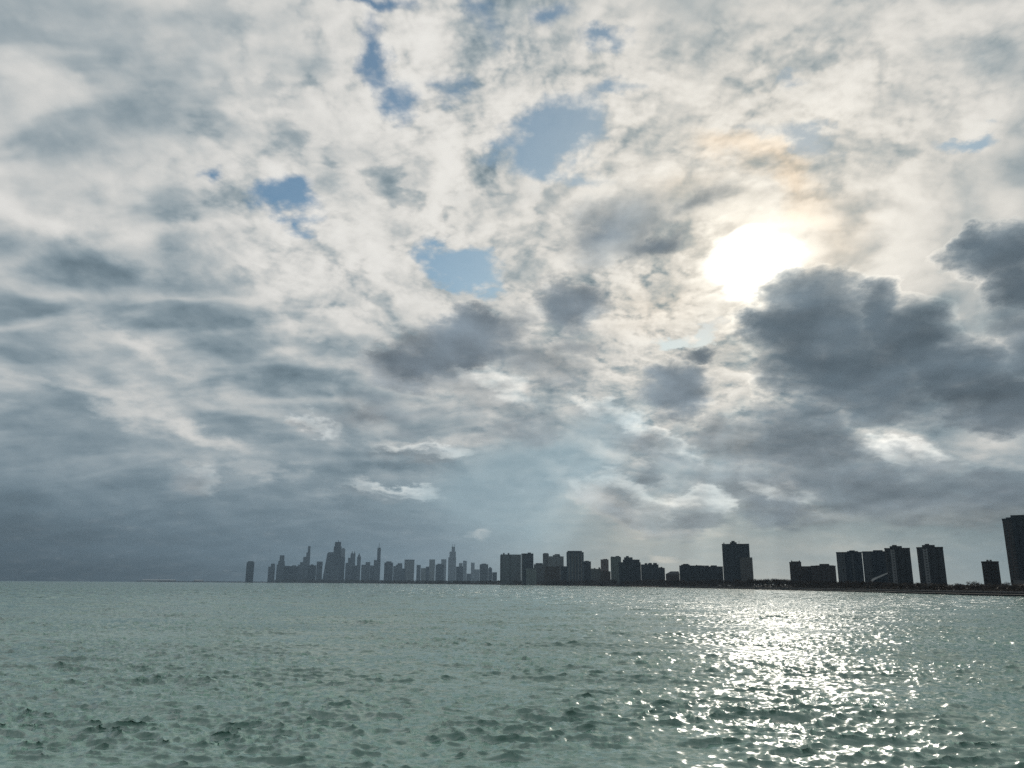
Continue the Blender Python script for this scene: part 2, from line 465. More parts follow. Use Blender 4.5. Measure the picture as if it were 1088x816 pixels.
def facade(col, bw=4.0, bh=3.2, glass=(0.02, 0.028, 0.035), mortar=0.9):
    """masonry or metal wall with a grid of windows, in the building's own metres"""
    key = (col, bw, bh, glass, mortar)
    if key in MATS: return MATS[key]
    a = Mat('facade_%d' % len(MATS))
    g = a.n('ShaderNodeNewGeometry'); t = a.n('ShaderNodeTexCoord')
    sx = a.n('ShaderNodeSeparateXYZ'); a.l(t.outputs['Object'], sx.inputs[0])
    ad = a.n('ShaderNodeMath', operation='ADD'); a.l(sx.outputs[0], ad.inputs[0]); a.l(sx.outputs[1], ad.inputs[1])
    cx = a.n('ShaderNodeCombineXYZ'); a.l(ad.outputs[0], cx.inputs[0]); a.l(sx.outputs[2], cx.inputs[1])
    b = a.n('ShaderNodeTexBrick'); b.offset = 0.0; b.squash = 1.0
    a.l(cx.outputs[0], b.inputs['Vector'])
    b.inputs['Color1'].default_value = (*glass, 1)
    b.inputs['Color2'].default_value = (*[min(1, v * 2.2 + 0.01) for v in glass], 1)
    b.inputs['Scale'].default_value = 1.0
    b.inputs['Mortar Size'].default_value = mortar
    b.inputs['Mortar Smooth'].default_value = 0.0
    b.inputs['Brick Width'].default_value = bw; b.inputs['Row Height'].default_value = bh
    nz = a.n('ShaderNodeTexNoise'); nz.inputs['Scale'].default_value = 0.08; nz.inputs['Detail'].default_value = 5
    a.l(t.outputs['Object'], nz.inputs['Vector'])
    mr = a.n('ShaderNodeMix', data_type='RGBA'); a.l(nz.outputs[0], mr.inputs[0])
    mr.inputs[6].default_value = (*[v * 0.75 for v in col], 1); mr.inputs[7].default_value = (*[v * 1.25 for v in col], 1)
    a.l(mr.outputs[2], b.inputs['Mortar'])
    a.l(b.outputs['Color'], a.p.inputs['Base Color'])
    rr = a.n('ShaderNodeMapRange'); a.l(b.outputs['Fac'], rr.inputs[0])
    rr.inputs[3].default_value = 0.25; rr.inputs[4].default_value = 0.85
    a.l(rr.outputs[0], a.p.inputs['Roughness'])
    MATS[key] = a.m
    return a.m


def plain(name, col, rough=0.85, vary=0.3, scale=0.2):
    if name in MATS: return MATS[name]
    a = Mat(name)
    t = a.n('ShaderNodeTexCoord')
    nz = a.n('ShaderNodeTexNoise'); nz.inputs['Scale'].default_value = scale; nz.inputs['Detail'].default_value = 6
    a.l(t.outputs['Object'], nz.inputs['Vector'])
    mr = a.n('ShaderNodeMix', data_type='RGBA'); a.l(nz.outputs[0], mr.inputs[0])
    mr.inputs[6].default_value = (*[v * (1 - vary) for v in col], 1); mr.inputs[7].default_value = (*[v * (1 + vary) for v in col], 1)
    a.l(mr.outputs[2], a.p.inputs['Base Color'])
    a.p.inputs['Roughness'].default_value = rough
    MATS[name] = a.m
    return a.m


# lake water: turbid green body, sky and sun mirrored in its wavelets
def water_material():
    a = Mat('lake_water')
    a.p.inputs['Roughness'].default_value = 0.12
    a.p.inputs['IOR'].default_value = 1.4
    a.p.inputs['Specular IOR Level'].default_value = 0.7
    g = a.n('ShaderNodeNewGeometry')
    def nz(scale, detail, rough, off, stretch=1.0):
        mp = a.n('ShaderNodeMapping'); a.l(g.outputs['Position'], mp.inputs[0])
        mp.inputs[1].default_value = off
        mp.inputs[2].default_value = (0, 0, R(-18)); mp.inputs[3].default_value = (stretch, 1, 1)
        n = a.n('ShaderNodeTexNoise', noise_dimensions='2D'); a.l(mp.outputs[0], n.inputs['Vector'])
        n.inputs['Scale'].default_value = scale; n.inputs['Detail'].default_value = detail
        n.inputs['Roughness'].default_value = rough
        s_ = a.n('ShaderNodeVectorMath', operation='SUBTRACT'); a.l(n.outputs['Color'], s_.inputs[0])
        s_.inputs[1].default_value = (0.5, 0.5, 0.5)
        return s_.outputs[0]
    ln = a.n('ShaderNodeVectorMath', operation='LENGTH'); a.l(g.outputs['Position'], ln.inputs[0])
    far = a.n('ShaderNodeMapRange', interpolation_type='SMOOTHSTEP'); a.l(ln.outputs[1], far.inputs[0])
    far.inputs[1].default_value = 90; far.inputs[2].default_value = 600
    far.inputs[3].default_value = 0.0; far.inputs[4].default_value = 1.0
    def scaled(v, f):
        m = a.n('ShaderNodeVectorMath', operation='MULTIPLY'); a.l(v, m.inputs[0])
        m.inputs[1].default_value = f; return m.outputs[0]
    small = scaled(nz(2.2, 3, 0.5, (3, 5, 0), 0.5), (0.95, 0.95, 0.0))
    big = scaled(nz(0.30, 3, 0.5, (11, 2, 0), 0.6), (5.0, 3.4, 0.0))
    bf = a.n('ShaderNodeVectorMath', operation='SCALE'); a.l(big, bf.inputs[0]); a.l(far.outputs[0], bf.inputs[3])
    swell = scaled(nz(0.045, 5, 0.6, (7, 31, 0), 0.5), (0.5, 0.75, 0.0))
    # patches of ruffled and calmer water
    pn = a.n('ShaderNodeTexNoise', noise_dimensions='2D'); pn.inputs['Scale'].default_value = 0.06; pn.inputs['Detail'].default_value = 3
    a.l(g.outputs['Position'], pn.inputs['Vector'])
    pr = a.n('ShaderNodeMapRange'); a.l(pn.outputs[0], pr.inputs[0])
    pr.inputs[1].default_value = 0.3; pr.inputs[2].default_value = 0.7
    pr.inputs[3].default_value = 0.65; pr.inputs[4].default_value = 1.2
    nr_ = a.n('ShaderNodeMapRange', interpolation_type='SMOOTHSTEP'); a.l(ln.outputs[1], nr_.inputs[0])
    nr_.inputs[1].default_value = 50; nr_.inputs[2].default_value = 260; nr_.inputs[3].default_value = 0.75; nr_.inputs[4].default_value = 1.5
    pm_ = a.n('ShaderNodeMath', operation='MULTIPLY'); a.l(nr_.outputs[0], pm_.inputs[0]); a.l(pr.outputs[0], pm_.inputs[1])
    sf = a.n('ShaderNodeVectorMath', operation='SCALE'); a.l(small, sf.inputs[0]); a.l(pm_.outputs[0], sf.inputs[3])
    s1 = a.n('ShaderNodeVectorMath', operation='ADD'); a.l(sf.outputs[0], s1.inputs[0]); a.l(bf.outputs[0], s1.inputs[1])
    s3 = a.n('ShaderNodeVectorMath', operation='ADD'); a.l(s1.outputs[0], s3.inputs[0]); a.l(swell, s3.inputs[1])
    s1 = s3
    s2 = a.n('ShaderNodeVectorMath', operation='ADD'); a.l(s1.outputs[0], s2.inputs[0]); a.l(g.outputs['Normal'], s2.inputs[1])
    nn = a.n('ShaderNodeVectorMath', operation='NORMALIZE'); a.l(s2.outputs[0], nn.inputs[0])
    a.l(nn.outputs[0], a.p.inputs['Normal'])
    cn = a.n('ShaderNodeTexNoise', noise_dimensions='2D'); cn.inputs['Scale'].default_value = 0.02; cn.inputs['Detail'].default_value = 4
    a.l(g.outputs['Position'], cn.inputs['Vector'])
    mr = a.n('ShaderNodeMix', data_type='RGBA'); a.l(cn.outputs[0], mr.inputs[0])
    mr.inputs[6].default_value = (0.135, 0.260, 0.220, 1); mr.inputs[7].default_value = (0.175, 0.32, 0.275, 1)
    a.l(mr.outputs[2], a.p.inputs['Base Color'])
    return a.m


# ----------------------------------------------------------------------------
# mesh helpers
# ----------------------------------------------------------------------------
def obj(name, bm, mat, parent=None, loc=None, rotz=0.0, smooth=False):
    me = bpy.data.meshes.new(name)
    if isinstance(bm, tuple):
        me.from_pydata(*bm)
    else:
        bm.to_mesh(me); bm.free()
    if mat is not None: me.materials.append(mat)
    if smooth:
        me.polygons.foreach_set('use_smooth', [True] * len(me.polygons))
    o = bpy.data.objects.new(name, me)
    COL.objects.link(o)
    if parent is not None: o.parent = parent
    if loc is not None: o.location = loc
    o.rotation_euler = (0, 0, rotz)
    return o


def tag(o, label=None, cat=None, group=None, kind=None):
    if label: o['label'] = label
    if cat: o['category'] = cat
    if group: o['group'] = group
    if kind: o['kind'] = kind
    return o


def prism(bm, x0, x1, y0, y1, z0, z1, tx0=None, tx1=None, ty0=None, ty1=None, chamfer=0.0):
    """upright block, its top may be narrower or shifted"""
    tx0 = x0 if tx0 is None else tx0; tx1 = x1 if tx1 is None else tx1
    ty0 = y0 if ty0 is None else ty0; ty1 = y1 if ty1 is None else ty1
    def ring(a, b, c, d, z):
        k = chamfer
        if k <= 0: return [(a, c, z), (b, c, z), (b, d, z), (a, d, z)]
        return [(a + k, c, z), (b - k, c, z), (b, c + k, z), (b, d - k, z), (b - k, d, z), (a + k, d, z), (a, d - k, z), (a, c + k, z)]
    lo = [bm.verts.new(p) for p in ring(x0, x1, y0, y1, z0)]
    hi = [bm.verts.new(p) for p in ring(tx0, tx1, ty0, ty1, z1)]
    n = len(lo)
    for i in range(n):
        bm.faces.new((lo[i], lo[(i + 1) % n], hi[(i + 1) % n], hi[i]))
    bm.faces.new(hi); bm.faces.new(lo[::-1])
    return bm


# ----------------------------------------------------------------------------
# the lake: a polar sheet, fine where it is looked at, with real waves
# ----------------------------------------------------------------------------
def wave_tile(n, length, lam_p, lam_min, lam_max, wind, spread, seed):
    rng = np.random.default_rng(seed)
    k1 = 2 * np.pi * np.fft.fftfreq(n, length / n)
    kx, ky = np.meshgrid(k1, k1, indexing='ij')
    k = np.hypot(kx, ky); k[0, 0] = 1e-6
    kp = 2 * np.pi / lam_p
    S = k ** -4.0 * np.exp(-1.25 * (kp / k) ** 2)
    cosw = (kx * wind[0] + ky * wind[1]) / k
    S *= np.clip(cosw, 0, 1) ** (2 * spread) + 0.03
    S[(k < 2 * np.pi / lam_max) | (k > 2 * np.pi / lam_min)] = 0
    A = np.sqrt(S) * (rng.normal(size=k.shape) + 1j * rng.normal(size=k.shape))
    hgt_ = np.fft.ifft2(A).real
    slope = np.sqrt(np.mean(np.fft.ifft2(1j * kx * A).real ** 2 + np.fft.ifft2(1j * ky * A).real ** 2))
    A = A / slope                                     # rms slope 1
    h_ = np.fft.ifft2(A).real
    dx_ = np.fft.ifft2(-1j * kx / k * A).real; dy_ = np.fft.ifft2(-1j * ky / k * A).real
    return np.stack([dx_, dy_, h_], -1), length


def sample(tile, x, y):
    T, Ln = tile; n = T.shape[0]
    u = (x / Ln) % 1.0 * n; v = (y / Ln) % 1.0 * n
    i = u.astype(int) % n; j = v.astype(int) % n
    fu = (u - np.floor(u))[..., None]; fv = (v - np.floor(v))[..., None]
    i1 = (i + 1) % n; j1 = (j + 1) % n
    return ((T[i, j] * (1 - fu) + T[i1, j] * fu) * (1 - fv) + (T[i, j1] * (1 - fu) + T[i1, j1] * fu) * fv)


def build_lake():
    wa = np.array([-0.30, -0.954]); 
    tA = wave_tile(1024, 143.0, 2.6, 0.8, 14.0, wa, 4.0, 3)
    tC = wave_tile(1024, 61.0, 1.25, 0.28, 3.2, np.array([-0.08, -0.997]), 4.5, 23)
    tB = wave_tile(512, 23.0, 0.6, 0.12, 1.1, np.array([0.12, -0.99]), 1.0, 11)
    rad = [13.0]
    while rad[-1] < 1500: rad.append(rad[-1] * 1.0052)
    while rad[-1] < 13600: rad.append(rad[-1] * 1.05)
    rad = np.array(rad)
    az = np.radians(np.arange(-48, 48.001, 0.085))
    Rr, Aa = np.meshgrid(rad, az, indexing='ij')
    X = Rr * np.sin(Aa); Y = Rr * np.cos(Aa)
    dA = sample(tA, X, Y)
    c, s_ = math.cos(0.45), math.sin(0.45)
    dB = sample(tB, X * c - Y * s_, X * s_ + Y * c)
    dB = np.stack([dB[..., 0] * c + dB[..., 1] * s_, -dB[..., 0] * s_ + dB[..., 1] * c, dB[..., 2]], -1)
    dC = sample(tC, X, Y)
    tL = wave_tile(512, 211.0, 8.0, 4.0, 22.0, wa, 4.0, 31)
    tG = wave_tile(256, 307.0, 26.0, 9.0, 90.0, np.array([0.0, -1.0]), 0.3, 41)
    dL = sample(tL, X, Y)
    env = sample(tG, X, Y)[..., 2]; env = env / env.std()
    def fade(a_, b_): return np.clip((b_ - Rr) / (b_ - a_), 0, 1)[..., None]
    gust = np.clip(1.0 + 0.22 * env, 0.5, 1.6)
    Dp = dL * 0.065 * fade(1000, 1500) + dA * WAVE_A * fade(900, 1500) + dC * WAVE_C * fade(350, 900) + dB * WAVE_B * fade(60, 240)
    Dp = Dp * gust[..., None]
    Dp[..., :2] *= -1.15
    co = np.stack([X + Dp[..., 0], Y + Dp[..., 1], Dp[..., 2]], -1).reshape(-1, 3)
    nr, na = Rr.shape
    idx = np.arange(nr * na).reshape(nr, na)
    q = np.stack([idx[:-1, :-1], idx[:-1, 1:], idx[1:, 1:], idx[1:, :-1]], -1).reshape(-1, 4)[:, ::-1]
    # the rest of the lake, to the sides and behind
    r2 = np.array([0.6, 13.0, 60, 300, 1500, 6000, 13600.0])
    a2 = np.radians(np.linspace(48, 312, 60))
    R2, A2 = np.meshgrid(r2, a2, indexing='ij')
    co2 = np.stack([R2 * np.sin(A2), R2 * np.cos(A2), R2 * 0], -1).reshape(-1, 3)
    i2 = np.arange(R2.size).reshape(R2.shape) + len(co)
    q2 = np.stack([i2[:-1, :-1], i2[:-1, 1:], i2[1:, 1:], i2[1:, :-1]], -1).reshape(-1, 4)[:, ::-1]
    r3 = np.array([0.6, 13.0]); a3 = np.radians(np.linspace(-48, 48, 30))
    R3, A3 = np.meshgrid(r3, a3, indexing='ij')
    co3 = np.stack([R3 * np.sin(A3), R3 * np.cos(A3), R3 * 0], -1).reshape(-1, 3)
    i3 = np.arange(R3.size).reshape(R3.shape) + len(co) + len(co2)
    q3 = np.stack([i3[:-1, :-1], i3[:-1, 1:], i3[1:, 1:], i3[1:, :-1]], -1).reshape(-1, 4)[:, ::-1]
    co = np.concatenate([co, co2, co3]); q = np.concatenate([q, q2, q3])
    me = bpy.data.meshes.new('lake_water')
    me.vertices.add(len(co)); me.vertices.foreach_set('co', co.astype(np.float32).ravel())
    me.loops.add(q.size); me.loops.foreach_set('vertex_index', q.astype(np.int32).ravel())
    me.polygons.add(len(q)); me.polygons.foreach_set('loop_start', np.arange(0, q.size, 4, dtype=np.int32))
    me.polygons.foreach_set('use_smooth', np.ones(len(q), bool))
    me.update(calc_edges=True); me.validate()
    me.materials.append(water_material())
    o = bpy.data.objects.new('lake_water', me); COL.objects.link(o)
    tag(o, 'choppy pale green lake water filling the lower part of the view', 'water', kind='structure')


WAVE_A, WAVE_C, WAVE_B = 0.13, 0.36, 0.20
build_lake()

# ----------------------------------------------------------------------------
# the far shore: bearings from the picture, distances from the dip of the shoreline
# ----------------------------------------------------------------------------
def on_ground(px, dist, z=0.0):
    """point at a ground distance in the bearing of picture column px (at the horizon)"""
    d = ray(px, 620); k = dist / math.hypot(d.x, d.y)
    return Vector((d.x * k, d.y * k, z))


def height_at(px, py, dist):
    d = ray(px, py)
    return CAM_H + dist * d.z / math.hypot(d.x, d.y)


def on_ray(px, py, dist):
    d = ray(px, py); k = dist / math.hypot(d.x, d.y)
    return Vector((d.x * k, d.y * k, CAM_H + d.z * k))


LAND_Z = 1.6
SHORE = [(138, 12600), (170, 10800), (215, 9800), (260, 8900), (320, 8300), (380, 7200), (440, 5400), (520, 3900),
         (580, 2950), (640, 2250), (700, 1700), (780, 1230), (850, 980), (910, 820), (970, 700), (1030, 620),
         (1088, 570), (1160, 520), (1260, 470), (1400, 430)]


def shore_dist(px):
    for (a, da_), (b, db) in zip(SHORE, SHORE[1:]):
        if a <= px <= b:
            t = (px - a) / (b - a)
            return 1 / ((1 - t) / da_ + t / db)
    return SHORE[-1][1] if px > 1000 else SHORE[0][1]


bm = bmesh.new()
rows = []
rng = random.Random(4)
for px in list(range(138, 1401, 6)):
    d0 = shore_dist(px) * (1 + rng.uniform(-.006, .006))
    ds = [(d0, -0.6), (d0 + 3, LAND_Z * 0.75), (d0 + 40, LAND_Z), (d0 + 160, LAND_Z + 0.6), (min(13400, d0 * 1.6 + 500), LAND_Z + 1.0), (13500, LAND_Z + 1.0)]
    rows.append([bm.verts.new(on_ground(px, d, z)) for d, z in ds])
for a, b in zip(rows, rows[1:]):
    for i in range(len(a) - 1):
        bm.faces.new((a[i], b[i], b[i + 1], a[i + 1]))
tag(obj('shore', bm, plain('dark_park_ground', (0.025, 0.025, 0.02), 0.95, 0.4, 0.03)),
    'low dark strip of lakefront land carrying the skyline', 'shore', kind='structure')


def place(dist, px, yaw=0.0, py=620):
    """base point at a bearing, turned so that local -y looks back at the camera"""
    p = on_ray(px, py, dist); p.z = LAND_Z - 1.0
    return p, -math.atan2(p.x, p.y) + R(yaw)


def T(kind, label, cat, dist, body, col, extras=(), group=None, depth=None, yaw=0.0, win=(4.0, 3.2), glass=(0.02, 0.028, 0.035), mort=0.9):
    """one building. body = (part, x0, x1, ytop[, top x0, top x1]) in picture units at its
    distance; extras sit on the body ('on'), stand on the ground beside it ('by') or
    run up its face ('face')"""
    name, x0, x1, yt = body[:4]
    pc = (x0 + x1) / 2
    base, rz = place(dist, pc, 0, (yt + 618) / 2)
    root = bpy.data.objects.new(kind, None); COL.objects.link(root)
    root.location = base; root.rotation_euler = (0, 0, rz)
    root.empty_display_size = 5
    tag(root, label, cat, group)
    upm = (on_ray(pc + 1, 618, dist) - on_ray(pc, 618, dist)).length      # metres per picture unit
    m = facade(col, win[0], win[1], glass, mort)
    trim = plain('roof_dark_%d' % int(col[0] * 1000), tuple(v * 0.75 for v in col))
    H = lambda y, x=pc: height_at(x, y, dist) - base.z
    X = lambda x: (x - pc) * upm
    w = X(x1) - X(x0)
    dp = depth if depth else max(12.0, min(45.0, w * 0.7))
    ht = H(yt)
    # shift of a plumb line in the picture: tops lean in towards the middle, so the
    # widths given are those half way up
    b = bmesh.new()
    if len(body) > 4: prism(b, X(x0), X(x1), 0, dp, 0, ht, X(body[4]), X(body[5]), dp * .25, dp * .75)
    else: prism(b, X(x0), X(x1), 0, dp, 0, ht)
    bo = obj(name, b, m, root)
    # parapet line
    if len(body) == 4 and dist < 4000:
        b = bmesh.new(); prism(b, X(x0) - .25, X(x1) + .25, -.25, dp + .25, ht, ht + 1.1)
        obj('parapet', b, trim, root)
        ht += 1.1
    for e in extras:
        mode, pn, a, c, y = e[:5]
        opt = e[5] if len(e) > 5 else {}
        mm = m if 'col' not in opt else facade(opt['col'], win[0], win[1], glass, opt.get('mort', mort))
        if opt.get('plain'): mm = plain('trim_%s' % opt['plain'][0], opt['plain'][1])
        b = bmesh.new()
        if mode == 'on':
            z0 = H(opt['from']) if 'from' in opt else ht
            k = opt.get('inset', 0.22)
            tx = opt.get('tip')
            if tx is not None:
                mid = (X(a) + X(c)) / 2
                prism(b, X(a), X(c), dp * k, dp * (1 - k), z0, H(y), mid - tx, mid + tx, dp * .5 - tx, dp * .5 + tx)
            else:
                prism(b, X(a), X(c), dp * k, dp * (1 - k), z0, H(y))
        elif mode == 'by':
            off = opt.get('dy', -dp * 0.12)
            prism(b, X(a), X(c), off, dp * opt.get('deep', .8), 0, H(y))
        elif mode == 'face':
            prism(b, X(a), X(c), -opt.get('proud', .5), 0.3, opt.get('z0', 0), H(y))
        elif mode == 'mast':
            mid = (X(a) + X(c)) / 2; r_ = (X(c) - X(a)) / 2
            prism(b, mid - r_, mid + r_, dp * .5 - r_, dp * .5 + r_, H(opt['from']), H(y), mid - r_ * .35, mid + r_ * .35, dp * .5 - r_ * .35, dp * .5 + r_ * .35)
        elif mode == 'roof':   # sloping roof: two-sided
            prism(b, X(a), X(c), 0, dp, ht, H(y), X(opt['r0']), X(opt['r1']), dp * .35, dp * .65)
        obj(pn, b, mm, root)
    if 1300 < dist < 4000:
        rq = random.Random(int(pc * 7))
        for _ in range(rq.randint(1, 3)):
            a_ = rq.uniform(X(x0) + 1, X(x1) - 4); w_ = rq.uniform(1.5, 4)
            b = bmesh.new(); prism(b, a_, a_ + w_, dp * .15, dp * .15 + 2.5, ht, ht + rq.uniform(1.2, 3.0))
            obj('roof_unit', b, trim, root)
        if rq.random() < .4:
            a_ = rq.uniform(X(x0) + 1, X(x1) - 2)
            b = bmesh.new(); prism(b, a_, a_ + .5, dp * .4, dp * .4 + .5, ht, ht + rq.uniform(5, 9)); obj('antenna', b, trim, root)
    # vertical bays make the broad faces read as real towers
    nb = 0
    if dist < 3200 and w > 10:
        step = max(5.5, w / 9)
        n = int(w / step)
        pm = plain('pier_%d' % int(col[2] * 1000), tuple(v * 0.62 for v in col))
        for i in range(1, n):
            x = X(x0) + w * i / n
            if any(e[0] == 'face' and X(e[2]) - 1 < x < X(e[3]) + 1 for e in extras): continue
            b = bmesh.new(); prism(b, x - .45, x + .45, -.35, 0.2, 0, H(yt) - .6)
            obj('pier', b, pm, root)
    return root


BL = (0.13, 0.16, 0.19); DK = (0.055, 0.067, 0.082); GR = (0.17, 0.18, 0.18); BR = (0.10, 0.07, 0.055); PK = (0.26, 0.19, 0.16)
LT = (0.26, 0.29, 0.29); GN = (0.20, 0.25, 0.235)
GD = 'towers of the far downtown skyline'
FW = dict(win=(9.0, 7.5), mort=2.5, group=GD)
N9 = 9300
# --- far downtown, from its open-water end inward
T('skyscraper', 'dark lone tower standing apart in the water end of the far skyline', 'skyscraper', 9000,
  ('body', 261.3, 269.6, 597.4), DK, [('on', 'rooftop_cap', 262.5, 268.5, 596.2)], **FW)
T('apartment_tower', 'short rounded-shoulder block nearest the lone dark tower', 'tower', N9,
  ('body', 284.6, 291.8, 602), BL, [('on', 'upper_block', 287.2, 291.4, 598.8)], **FW)
T('skyscraper', 'slim stepped tower with flat top beside the short rounded-shoulder block', 'skyscraper', N9,
  ('body', 293.4, 302.4, 600), BL, [('on', 'upper_block', 294.6, 301.8, 596), ('on', 'tower_top', 296, 301, 590, {'from': 596})], **FW)
T('office_block', 'low flat block hugging the right foot of a slim stepped tower', 'building', 9100, ('body', 301.5, 307.2, 601.2), DK, **FW)
T('office_block', 'wide low dark block before the tall needle-like stepped tower', 'building', 9000,
  ('body', 307, 316.2, 601.6), DK, [('on', 'plant_room', 310, 314, 600.6)], **FW)
T('office_block', 'block with a staircase roofline rising rightward to the needle-like tower', 'building', 9500,
  ('body', 316, 321.8, 600), BL, [('on', 'upper_block', 318, 321.8, 597.2)], **FW)
T('skyscraper', 'half-height shoulder tower pressed against the needle-like tower', 'skyscraper', 9500,
  ('body', 321.4, 325.4, 591.6), BL, **FW)
T('skyscraper', 'needle-like stepped tower, tallest in the left third of downtown', 'skyscraper', 9700,
  ('body', 324.6, 328.8, 587), BL, [('on', 'tower_top', 325.9, 328.6, 580.2)], **FW)
T('office_block', 'low block with a small raised centre, right of the needle-like tower', 'building', 9000,
  ('body', 326.6, 335.6, 600.6), DK, [('on', 'plant_room', 329.5, 332.5, 599.6)], **FW)
T('office_tower', 'plain flat-topped tower alone between the needle-like and the tapering tower', 'tower', N9,
  ('body', 336, 342.3, 596.6), BL, **FW)
T('skyscraper', 'broad tapering tower with sloping sides left of the tallest tower', 'skyscraper', N9,
  ('body', 342.8, 357, 587.4, 347, 354.6), BL, [('on', 'roof_block', 348, 353.5, 586.6, {'inset': .35})], **FW)
T('skyscraper', 'tallest dark tower of the skyline with a narrowed crown', 'skyscraper', 9200,
  ('body', 353.6, 362, 580.5), DK, [('on', 'crown', 354.6, 361.2, 575.8), ('mast', 'antenna', 357.8, 358.6, 573.4, {'from': 575.8})], **FW)
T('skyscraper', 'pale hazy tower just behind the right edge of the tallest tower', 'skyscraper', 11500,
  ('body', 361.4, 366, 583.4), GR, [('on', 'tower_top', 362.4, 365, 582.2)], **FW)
T('office_tower', 'mid-height dark slab at the right foot of the tallest tower', 'tower', 9100,
  ('body', 361.2, 366, 592.2), DK, **FW)
T('office_block', 'low blocky building under the tallest tower', 'building', 8800, ('body', 351, 360.5, 600.4), BL, **FW)
T('office_tower', 'tower stepping up rightward to a pinnacled neighbour', 'tower', N9,
  ('body', 366.6, 372.8, 598), BL, [('on', 'upper_block', 369, 372.8, 592.6)], **FW)
T('skyscraper', 'slender tower with two small pinnacles right of the tallest tower', 'skyscraper', 9500,
  ('body', 371.8, 377, 588), BL, [('on', 'pinnacle', 372.8, 374, 585.4, {'tip': 1.5}), ('on', 'pinnacle', 375.4, 376.6, 585.4, {'tip': 1.5})], **FW)
T('office_block', 'low block in front of the twin-pinnacled tower', 'building', 9000, ('body', 373.6, 379.2, 600.8), DK, **FW)
T('skyscraper', 'narrow tower with a pyramid tip, right of the twin-pinnacled tower', 'skyscraper', N9,
  ('body', 378.9, 382.9, 591.5), BL, [('on', 'pyramid_roof', 379.3, 382.5, 587.6, {'tip': 1.2})], **FW)
T('office_block', 'plain low block right of the pyramid-tipped tower', 'building', 9000, ('body', 383.6, 388, 600), BL, **FW)
T('office_tower', 'flat-topped mid-height block two along from the pyramid-tipped tower', 'tower', N9, ('body', 388, 393, 597.2), BL, **FW)
T('office_block', 'low dark block left of the spired tower', 'building', 9100, ('body', 393, 397.2, 600.8), DK, **FW)
T('skyscraper', 'spired tower with stepped shoulders in mid downtown', 'skyscraper', N9,
  ('body', 396.8, 403.9, 595), BL, [('on', 'tower_top', 400, 403.7, 582, {'inset': .2}), ('mast', 'spire', 401.3, 402.1, 576.4, {'from': 582})], **FW)
T('office_tower', 'broad dark block with slightly raised roof right of the spired tower', 'tower', 9000,
  ('body', 408, 417.4, 597.6), DK, [('on', 'plant_room', 410, 415.6, 596.4)], **FW)
T('office_block', 'low narrow block filling the gap right of the broad dark block', 'building', 9400, ('body', 417.6, 420.2, 601.4), BL, **FW)
T('office_tower', 'medium block with a stepped left corner before the wide pale slab', 'tower', N9,
  ('body', 420.2, 427.2, 600), BL, [('on', 'upper_block', 422, 427, 598.4)], **FW)
T('office_block', 'low block tucked against the left side of the wide pale slab', 'building', 9200, ('body', 427, 430.6, 604), DK, **FW)
T('office_tower', 'wide pale slab with a dark top band in mid downtown', 'tower', N9,
  ('body', 429.4, 440, 595.8), LT, [('on', 'roof_band', 429.4, 440, 594.6, {'inset': 0.0, 'plain': ('dark_band', (0.05, 0.055, 0.06))})], **FW)
T('apartment_tower', 'slim flat tower just right of the wide pale slab', 'tower', N9, ('body', 442.4, 446.8, 600.2), BL, **FW)
T('apartment_block', 'low pale block between two slim towers right of the pale slab', 'building', N9, ('body', 447, 452.2, 603.6), LT, **FW)
T('apartment_tower', 'small dark tower left of a tall pale flat-topped tower', 'tower', 9000, ('body', 452.2, 455.8, 602), DK, **FW)
T('skyscraper', 'tall pale flat-topped tower, highest between the pale slab and the hazy giant', 'skyscraper', 9600,
  ('body', 455.9, 462, 594.4), LT, **FW)
T('office_tower', 'dark squat block in front of the hazy giant tower\'s left neighbour', 'tower', 8600,
  ('body', 462.6, 471.6, 600), DK, [('on', 'plant_room', 464.5, 470, 599)], **FW)
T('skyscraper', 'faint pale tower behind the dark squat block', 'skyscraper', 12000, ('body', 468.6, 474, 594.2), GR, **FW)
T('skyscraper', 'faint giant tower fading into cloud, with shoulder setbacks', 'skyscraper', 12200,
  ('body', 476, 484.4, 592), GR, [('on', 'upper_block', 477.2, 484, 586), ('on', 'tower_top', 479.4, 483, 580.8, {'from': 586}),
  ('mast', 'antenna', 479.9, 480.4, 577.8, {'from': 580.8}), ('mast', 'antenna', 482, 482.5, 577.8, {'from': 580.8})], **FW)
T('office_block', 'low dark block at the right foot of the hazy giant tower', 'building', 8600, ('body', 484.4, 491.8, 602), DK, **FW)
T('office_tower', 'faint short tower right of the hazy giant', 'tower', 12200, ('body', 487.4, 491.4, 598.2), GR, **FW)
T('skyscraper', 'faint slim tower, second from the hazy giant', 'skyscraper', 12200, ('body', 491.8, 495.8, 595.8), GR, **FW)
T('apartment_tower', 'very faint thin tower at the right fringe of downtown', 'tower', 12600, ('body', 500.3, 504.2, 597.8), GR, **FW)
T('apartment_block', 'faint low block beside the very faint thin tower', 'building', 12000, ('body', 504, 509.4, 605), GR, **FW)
T('apartment_block', 'low pale roofline between the hazy giant and the fringe tower', 'building', 9000, ('body', 495.8, 500.4, 609.5), BL, **FW)
T('apartment_tower', 'bluish slab with a flat roof ending the downtown row', 'tower', 6500,
  ('body', 509.6, 518.6, 599.6), BL, [('on', 'plant_room', 511.5, 516.5, 598.8)], **FW)
T('apartment_tower', 'narrow sloped-top tower right of the bluish end slab', 'tower', 7000,
  ('body', 518.7, 522.8, 604, ), BL, [('on', 'sloped_roof', 518.7, 522.6, 602.4, {'tip': 4.0})], **FW)
T('apartment_block', 'small low block left of the pale double slab', 'building', 6000, ('body', 523, 528, 608), BL, **FW)

